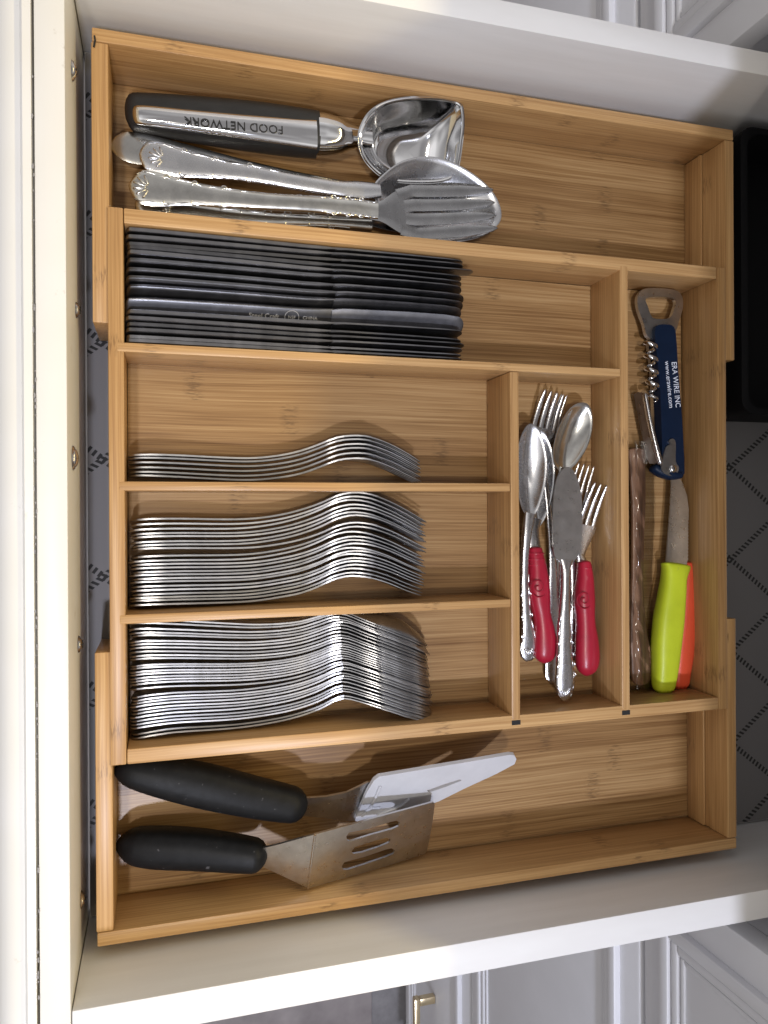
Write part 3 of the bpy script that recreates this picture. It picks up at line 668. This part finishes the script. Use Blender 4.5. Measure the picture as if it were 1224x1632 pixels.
# ------------------------------------------------------------------ spatula wing
sp1 = thing('spatula', 'black handled spatula with a white nylon blade resting against the tray centre', 'spatula', at(340, 1262, WF))
bm = bmesh.new(); sweep_px(bm, [(181,1226,-.018,16,9),(210,1229,-.017,24,11),(260,1238,-.0165,31,12.5),(330,1253,-.0165,34,13),(400,1269,-.0175,31.5,12.5),(450,1279,-.018,29,11.5),(489,1286,-.0185,25,10)], 2.6, 20, 34, r0=.012, r1=.010); mk('handle', bm, 'black_rubber', sp1, 60)
bm = bmesh.new(); plate(bm, [at(*q) for q in [(478,1273,-.0135),(520,1270,-.0165),(553,1263,-.019),(547,1308,-.0375),(520,1304,-.030),(478,1300,-.0225)]], (), .0013); mk('neck', bm, 'steel_brushed', sp1, 30)
bm = bmesh.new(); plate(bm, [at(*q) for q in [(553,1263,-.0191),(586,1247,-.0150),(594,1246,-.0165),(588,1275,-.032),(571,1309,-.0445),(547,1308,-.0376)]], (), .0012); mk('shank', bm, 'steel_brushed', sp1, 30)
def on_plane(P):
    A_, B_, C_ = (at(*q) for q in P); nn = np.cross(B_-A_, C_-A_)
    def f(px, py):
        d_ = _RM @ np.array([(px-612)/CAM_F, -(py-816)/CAM_F, -1.0]); return _C+d_*(np.dot(A_-_C, nn)/np.dot(d_, nn))
    return f
def blade_px(corners, n=8):
    return smooth_loop([at(*c) for c in corners], n)
WB = on_plane([(604,1238,-.007),(820,1210,-.010),(574,1311,-.041)])
outl = [(566,1308),(570,1297),(585,1262),(596,1244),(604,1238),(640,1232),(700,1222),(760,1212),(812,1203),(820,1204),(823,1210),(820,1218),(790,1234),(740,1257),(700,1277),(660,1291),(620,1301),(590,1308),(574,1311)]
slots = [[(680,1260),(705,1251),(733,1242),(736,1244),(708,1255),(684,1263)]]
bm = bmesh.new(); plate(bm, [WB(x, y) for x, y in outl], [[WB(x, y) for x, y in h] for h in slots], .0026)
bd = mk('blade', bm, 'white_nylon', sp1, 30)
bm = bmesh.new()
for rib in ([(588,1290),(598,1270),(606,1252)], [(600,1298),(640,1282),(652,1272)], [(576,1300),(588,1288),(606,1286)]): tube(bm, [WB(x, y)+np.array([0, -.0003, .0004]) for x, y in rib], .0011, 7, 12, r0=.001, r1=.001)
mk('rib', bm, 'white_nylon', bd)
sp2 = thing('slotted_turner', 'black handled steel turner with three slots leaning on the outer tray wall', 'turner', at(300, 1352, WF))
bm = bmesh.new(); sweep_px(bm, [(184,1346,-.033,18,8),(205,1347,-.0315,26,10.5),(245,1350,-.028,31,12),(310,1353,-.022,30.5,12.5),(370,1359,-.016,28,12),(410,1364,-.012,25,11),(426,1367,-.0108,22,9.5)], 2.6, 20, 34, r0=.013, r1=.008); mk('handle', bm, 'black_rubber', sp2, 60)
def pl_pts(l): return [at(*c) for c in l]
bm = bmesh.new(); plate(bm, pl_pts([(418,1352,-.0065),(440,1347,-.0035),(502,1330,.0072),(490,1415,-.0138),(440,1391,-.0146),(420,1382,-.0142)]), (), .0013); mk('neck', bm, 'steel_brushed', sp2, 30)
TB = on_plane([(502,1330,.0072),(490,1416,-.0138),(678,1361,-.0395)])
o2 = [(502,1330),(550,1317),(600,1303),(650,1289.5),(690,1278.5),(693,1280),(692,1290),(688,1318),(683,1345),(680,1357),(676,1361),(640,1373),(590,1388),(540,1402),(491,1416)]
h2 = [[(552,1333),(556,1327),(590,1320),(622,1310),(632,1308),(637,1311),(635,1317),(626,1321),(590,1331),(558,1341),(553,1339)],
      [(560,1357),(566,1350),(600,1339),(616,1335),(622,1338),(620,1343),(604,1350),(576,1359),(563,1361)],
      [(545,1380),(549,1374),(580,1366),(615,1354),(624,1352),(629,1355),(627,1361),(612,1367),(580,1378),(555,1386),(547,1386)]]
bm = bmesh.new(); plate(bm, [TB(x, y) for x, y in o2], [[TB(x, y) for x, y in h] for h in h2], .0013); mk('blade', bm, 'steel_brushed', sp2, 30)
bm = bmesh.new(); tube(bm, pl_pts([(502,1330.5,.0073),(496,1373,-.0033),(490.5,1415.5,-.0139)]), .0009, 8, 14); mk('fold', bm, 'steel', sp2)

# ------------------------------------------------------------------ small slot: children's and odd cutlery
MZ = CF
for (tips, lab, zz, hw) in (((884,624,862,705), 'steel fork with dark tines pointing at the knife slot, in the small slot', -.030, 24), ((891,626,869,712), 'second steel fork lying under the other with tines toward the knife slot', -.0345, 21)):
    f_ = thing('small_fork', lab, 'fork', at(tips[2], tips[3], CF))
    bm = bmesh.new(); fork_head(bm, at(tips[2], tips[3]+10, zz-.001), at(tips[0], tips[1], zz+.004), hw*mpp(880, 660, zz), 4, .0009, .003, .36, .003, .66); mk('head', bm, 'steel', f_, 60)
    bm = bmesh.new(); dx = 0 if hw == 24 else 8
    sweep_px(bm, [(tips[2], tips[3]+12, zz-.001, 6, 1.1), (872+dx, 790, zz, 5, 1.2), (880+dx, 880, zz, 6, 1.2), (882+dx*.4, 980, zz, 11, 1.2), (881, 1075, zz-.002, 13 if hw == 24 else 9, 1.1), (881, 1090, zz-.002, 10, 1.0)] if hw == 24 else
             [(tips[2], tips[3]+12, zz-.001, 6, 1.1), (880, 790, zz, 5, 1.2), (890, 880, zz, 6, 1.2), (899, 960, zz, 9, 1.1), (903, 1010, zz-.001, 10, 1.0)], 2.6, 12, 30, r1=.006); mk('handle', bm, 'steel', f_, 60)
# spoon on its side at the right
flat_spoon('small_spoon', 'dull steel spoon with brownish reflections beside the fork tines', 'spoon',
  [(893,748,-.024),(884,735,-.023),(884,712,-.0225),(893,680,-.022),(910,652,-.0215),(928,644,-.021),(940,652,-.021),(943,676,-.0215),(936,706,-.022),(920,734,-.023),(904,748,-.024)], .0075,
  [(880,1030,-.0355,9,1.0),(884,960,-.034,8,1.2),(889,860,-.031,6,1.4),(893,790,-.027,5.5,1.6),(897,744,-.0245,7,1.4)], 'silver_plate', r_end=.004)
# ornate spoon against the divider
ROK = [(838,1054,-.026,7,1.2),(841,1044,-.0255,14,1.5),(843,1026,-.025,14.5,1.6),(841,1000,-.0245,10,1.7),(838,970,-.024,7.5,1.9),(836,900,-.0225,7,2.2),(840,850,-.0205,8,2.2),(845,818,-.0205,10,1.7)]
flat_spoon('small_spoon', 'shiny spoon with scrollwork handle end leaning on the divider left of the red handle', 'spoon',
  [(842,823,-.0215),(832,806,-.0205),(827,780,-.020),(825,745,-.0195),(829,705,-.019),(840,681,-.019),(852,680,-.019),(863,697,-.019),(870,730,-.0195),(868,768,-.020),(860,800,-.0205),(851,819,-.0215)], .0065, ROK, 'steel', r_end=.003, orn=ROK[:6])
# red-handled spoon
rs = flat_spoon('child_spoon', 'spoon with a red plastic handle embossed with a spiral under the ornate spoon', 'spoon',
  [(856,836,-.0300),(845,822,-.029),(840,790,-.028),(839,745,-.0275),(845,700,-.027),(856,686,-.027),(868,692,-.027),(879,718,-.027),(883,750,-.0275),(880,786,-.028),(872,815,-.029),(862,834,-.030)], .0075,
  [(854,884,-.0275,11,1.2),(851,862,-.0275,10,1.3),(851,842,-.0285,9,1.4),(855,826,-.0295,10,1.3)], 'steel', r_end=0)
def red_handle(par, keys, rings, spiral, r1=.007):
    bm = bmesh.new(); sweep_px(bm, keys, 2.3, 20, 44, r0=.002, r1=r1); h = mk('grip', bm, 'red_plastic', par, 60)
    bm = bmesh.new()
    for x, y, z, w in rings:
        c = at(x, y, z); a_ = w*mpp(x, y, z); pp = [c+np.array([a_*math.sin(q), 0, .0062*math.cos(q)]) for q in np.linspace(-1.4, 1.4, 12)]; tube(bm, pp, .0007, 6)
    x, y, z, r = spiral; rr_ = r*mpp(x, y, z)
    tube(bm, [at(x, y, z)+np.array([math.cos(q)*rr_*q/12.6, math.sin(q)*rr_*q/12.6*1.05, -.35*(abs(math.cos(q))*rr_*q/12.6)**2*60]) for q in np.linspace(1.2, 12.6, 60)], .00055, 6)
    mk('embossing', bm, 'red_plastic', h, 60)
red_handle(rs, [(852,871,-.026,10.5,5),(853,884,-.0255,12.5,6),(856,905,-.025,15,6.8),(858,935,-.0245,18,7.2),(860,958,-.0245,17,7),(863,980,-.0245,14.5,6.8),(867,1005,-.0245,17,7.2),(869,1030,-.0245,19.5,7.2),(867,1048,-.025,17,6.5),(866,1057,-.0255,13,5.5)],
           [(853,882,-.0255,13),(854,891,-.0253,14),(855,900,-.0252,15)], (858,936,-.0171,17))
# red-handled fork (right) and a plain one above it
rf = thing('child_fork', 'fork with a red plastic handle at the right of the small slot', 'fork', at(935, 980, CF))
bm = bmesh.new(); fork_head(bm, at(925, 888, -.0270), at(958, 771, -.0170), 18*mpp(950, 820, -.02), 3, .0010, .004, .42, .0030, .60); mk('head', bm, 'steel', rf, 60)
bm = bmesh.new(); sweep_px(bm, [(924,884,-.0270,6,1.2),(927,893,-.0272,8,1.3),(930,906,-.0274,9,1.4)], 2.6, 12, 10); mk('neck', bm, 'steel', rf, 60)
red_handle(rf, [(930,893,-.0255,9.5,5),(931,903,-.025,11,6),(932,925,-.0245,13.5,6.8),(931,955,-.024,17,7.2),(932,978,-.024,15.5,7),(933,995,-.024,15.5,7),(935,1020,-.024,18.5,7.3),(936,1048,-.024,20,7.3),(935,1066,-.0245,17,6.5),(934,1077,-.025,12,5)],
           [(931,905,-.0252,11),(931.5,914,-.0250,12),(932,922,-.0248,13)], (931,955,-.0167,16))
bf = thing('small_fork', 'slim steel fork whose tines show behind the butter knife tip', 'fork', at(915, 900, CF))
bm = bmesh.new(); fork_head(bm, at(908, 862, -.0300), at(935, 740, -.0250), 20*mpp(930, 800, -.028), 4, .0009, .003, .42, .003, .58); mk('head', bm, 'steel', bf, 60)
bm = bmesh.new(); sweep_px(bm, [(909,856,-.0300,5,1.1),(913,900,-.031,5.5,1.2),(917,960,-.032,8,1.2),(916,1010,-.033,10,1.1),(914,1050,-.033,9,1.0)], 2.6, 12, 24, r1=.004); mk('handle', bm, 'steel', bf, 60)
# butter knife on top
bk = thing('butter_knife', 'butter knife with dull speckled blade and ornate silver handle on top of the pile', 'knife', at(903, 930, CF))
zk = -.0135; ol = [(905,744),(897,748),(889,760),(884,780),(881.5,805),(881,850),(882,878),(885,888),(891,894),(897,899),(908,899),(915,894),(921,886),(925,874),(927.5,850),(928,810),(926,785),(921,765),(914,750)]
bm = bmesh.new(); plate(bm, [at(x, y, zk) for x, y in smooth_loop(ol, 3)], (), .0014); mk('blade', bm, 'steel_brushed', bk, 30)
BK = [(900,1118,-.0155,3,1.5),(900,1108,-.0155,12,2.4),(900,1092,-.015,17,3.2),(900,1070,-.015,16.5,3.4),(899,1040,-.0145,13,3.4),(899,1000,-.0145,11.5,3.4),(900,960,-.0145,8.5,3.2),(901,930,-.0145,7.5,3.0),(902,905,-.0142,8.5,2.4),(903,892,-.0140,12,1.4)]
bm = bmesh.new(); sweep_px(bm, BK, 2.3, 18, 44, r0=.0015); mk('handle', bm, 'steel', bk, 60); ornament(bk, BK[:7], 'steel', beads=6, hscale=.75)

# ------------------------------------------------------------------ long slot at the back: corkscrew, knives, wrapped piece
ck = thing('corkscrew', 'navy waiter corkscrew with bottle opener ring lettered ERA WIRE INC', 'corkscrew', at(1062, 640, CF))
zh = -.026
plx = lambda pts, z: [at(x, y, z) for x, y in pts]
ring_o = smooth_loop([(1032,536),(1026,516),(1018,494),(1016,476),(1022,463),(1036,459),(1062,460),(1080,464),(1088,475),(1088,492),(1082,512),(1077,530),(1072,540),(1050,544)], 4)
ring_i = smooth_loop([(1040,506),(1033,490),(1029,478),(1034,474),(1050,473),(1070,475),(1077,480),(1074,494),(1068,506),(1055,508.5)], 4)
bm = bmesh.new(); plate(bm, plx(ring_o, zh), [plx(ring_i, zh)], .0035); mk('bottle_opener', bm, 'steel_brushed', ck, 30)
bm = bmesh.new(); plate(bm, plx(smooth_loop([(1046,520),(1062,517),(1074,521),(1078,540),(1081,590),(1086,650),(1089,700),(1091,745),(1089,757),(1076,759),(1060,760),(1056,740),(1055,700),(1053,640),(1049,580),(1044,540)], 3), zh+.0035), (), .009); hb = mk('handle', bm, 'navy_coat', ck, 25)
bm = bmesh.new(); plate(bm, plx(smooth_loop([(1036,540),(1046,538),(1051,580),(1055,640),(1057,700),(1058,735),(1048,740),(1046,690),(1044,640),(1042,590)], 3), zh-.0045), (), .006); mk('frame', bm, 'steel_brushed', ck, 25)
# worm
bm = bmesh.new(); a0, a1 = at(1035.5, 546, -.0235), at(1041, 642, -.0235); ax = a1-a0; tt = nrm(ax); sd = nrm(np.cross(tt, (0, 0, 1))); u_ = np.cross(sd, tt); pts = []
for q in np.linspace(0, 1, 150):
    r = .0044*(1-.2*q) if q < .97 else .0044*.7*(1-q)/.03; ph = q*2*math.pi*4.6; pts.append(a0+ax*q+(sd*math.cos(ph)+u_*math.sin(ph))*r)
tube(bm, pts, np.interp(np.linspace(0, 1, 150), [0, .85, 1], [.0019, .0018, .0004]), 8); mk('worm', bm, 'chrome', ck, 60)
# lever: folded sheet channel
bm = bmesh.new(); plate(bm, [at(x, y, z) for x, y, z in [(1010,629,-.031),(1016,625,-.028),(1026,626,-.0235),(1037,690,-.0225),(1052,738,-.021),(1035,739,-.029),(1030,728,-.030),(1020,680,-.031)]], (), .0012)
mk('lever', bm, 'steel_brushed', ck, 25)
bm = bmesh.new(); sweep_px(bm, [(1027,627,-.0225,3,2.2),(1037,680,-.0215,3.4,2.4),(1049,728,-.0205,4,2.4),(1053,741,-.0205,4,2.2)], 3, 12, 18, r0=.001, r1=.002); mk('lever_rib', bm, 'steel', ck, 50)
bm = bmesh.new(); plate(bm, plx(smooth_loop([(1054,748),(1058,725),(1062,712),(1068,708),(1066,703),(1072,699),(1077,706),(1077,735),(1082,745),(1078,756),(1066,758)], 3), zh+.0050), (), .0014); mk('hinge_plate', bm, 'steel_brushed', ck, 30)
bm = bmesh.new(); c = at(1073, 747, zh+.0052)
bmesh.ops.create_uvsphere(bm, u_segments=16, v_segments=8, radius=.0032, matrix=Matrix.Translation(c) @ Matrix.Diagonal((1, 1, .5, 1))); mk('rivet', bm, 'chrome', ck, 60)
bm = bmesh.new(); sweep_px(bm, [(1038,744,-.028,6,5),(1052,752,-.0275,8,6),(1068,757,-.027,8,6.5),(1084,757,-.027,6,6)], 2.6, 14, 16, r0=.002, r1=.002); mk('hinge_end', bm, 'navy_coat', ck, 50)
d = nrm(at(1081, 640, zh)-at(1076, 587, zh))
lettering('ERA WIRE INC', .0068, at(1077.2, 613, zh+.0037), d, (0, 0, 1), 'white_print', hb, .00006, .83)
lettering('www.erawire.com', .0060, at(1066.3, 613, zh+.0037), d, (0, 0, 1), 'white_print', hb, .00006, .83)

gk = thing('paring_knife', 'serrated paring knife with lime green handle and its blade under the corkscrew', 'knife', at(1070, 1000, CF))
zg = -.027
bm = bmesh.new(); right = [(1080,757),(1088,770),(1095,790),(1097.5,810),(1097.5,826)]
edge = [(1097.5-.02*(i)-(1.0 if i % 2 else 0), 828+i*2.6) for i in range(26)]
plate(bm, [at(x, y, zg) for x, y in [(1070,690),(1076,735)]+right+edge+[(1094,902),(1061,902),(1064,862),(1068,810),(1070,770),(1066,720)]], (), .0012); mk('blade', bm, 'steel_brushed', gk, 30)
GK = [(1077,897,-.0265,26,5.5),(1076.5,904,-.0262,23.5,6.5),(1074,918,-.0258,20,7.2),(1071,945,-.0254,21,8),(1066,985,-.0252,23.5,8.6),(1062,1025,-.0254,23,8.6),(1060,1060,-.0258,20.5,8),(1058,1085,-.0265,18.5,7.2),(1057,1107,-.0275,16.5,6)]
bm = bmesh.new(); sweep_px(bm, GK, 3.2, 20, 40, r0=.002, r1=.008); mk('handle', bm, 'lime_plastic', gk, 60)
okn = thing('paring_knife', 'paring knife with orange red handle tucked beside the lime green one', 'knife', at(1092, 1000, CF))
bm = bmesh.new(); sweep_px(bm, [(1098,895,-.0335,11,4.5),(1098,912,-.033,11,5),(1097,950,-.0325,14,5.6),(1094,1000,-.032,17,6),(1089,1040,-.032,17,6),(1085,1075,-.0325,15,5.5),(1083,1101,-.033,14,5)], 3.0, 18, 36, r0=.002, r1=.008); mk('handle', bm, 'orange_plastic', okn, 60)
bm = bmesh.new(); plate(bm, [at(x, y, -.0345) for x, y in ((1091,900),(1089,830),(1084,780),(1077,745),(1074,790),(1075,850),(1078,900))], (), .0011); mk('blade', bm, 'steel_brushed', okn, 30)

wp = thing('wrapped_utensil', 'brown wooden utensil sealed in a crinkled clear plastic sleeve', 'utensil', at(1018, 900, CF))
bm = bmesh.new(); sweep_px(bm, [(1014,714,-.033,15,1.6),(1015,740,-.033,14.5,1.7),(1017,800,-.033,12.5,1.8),(1016,870,-.033,10.5,1.9),(1015,940,-.033,11,2),(1016,1000,-.033,15,2.2),(1020,1045,-.033,19,2.2),(1022,1075,-.0335,19,2.1),(1022,1092,-.034,16,1.8)], 4.5, 16, 40, r0=.002, r1=.006); mk('stick', bm, 'rosewood', wp, 60)
bm = bmesh.new(); NY, NX = 70, 12; g = []
for i in range(NY+1):
    f = i/NY; row = []
    for j in range(NX+1):
        u = j/NX; px = 999+(42+3*math.sin(f*7))*u+4*f; py = 703+f*400
        h = -.0245-.0105*abs(u*1.25-.5)**1.6*1.9+.0007*math.sin(f*31+u*7)*math.sin(u*9)+.0004*math.sin(f*57-u*15)+random.gauss(0, .00045)
        row.append(bm.verts.new(at(px, py, max(h, CF+.0012))))
    g.append(row)
for i in range(NY):
    for j in range(NX): bm.faces.new((g[i][j], g[i][j+1], g[i+1][j+1], g[i+1][j]))
sl = mk('sleeve', bm, 'film', wp, 180)
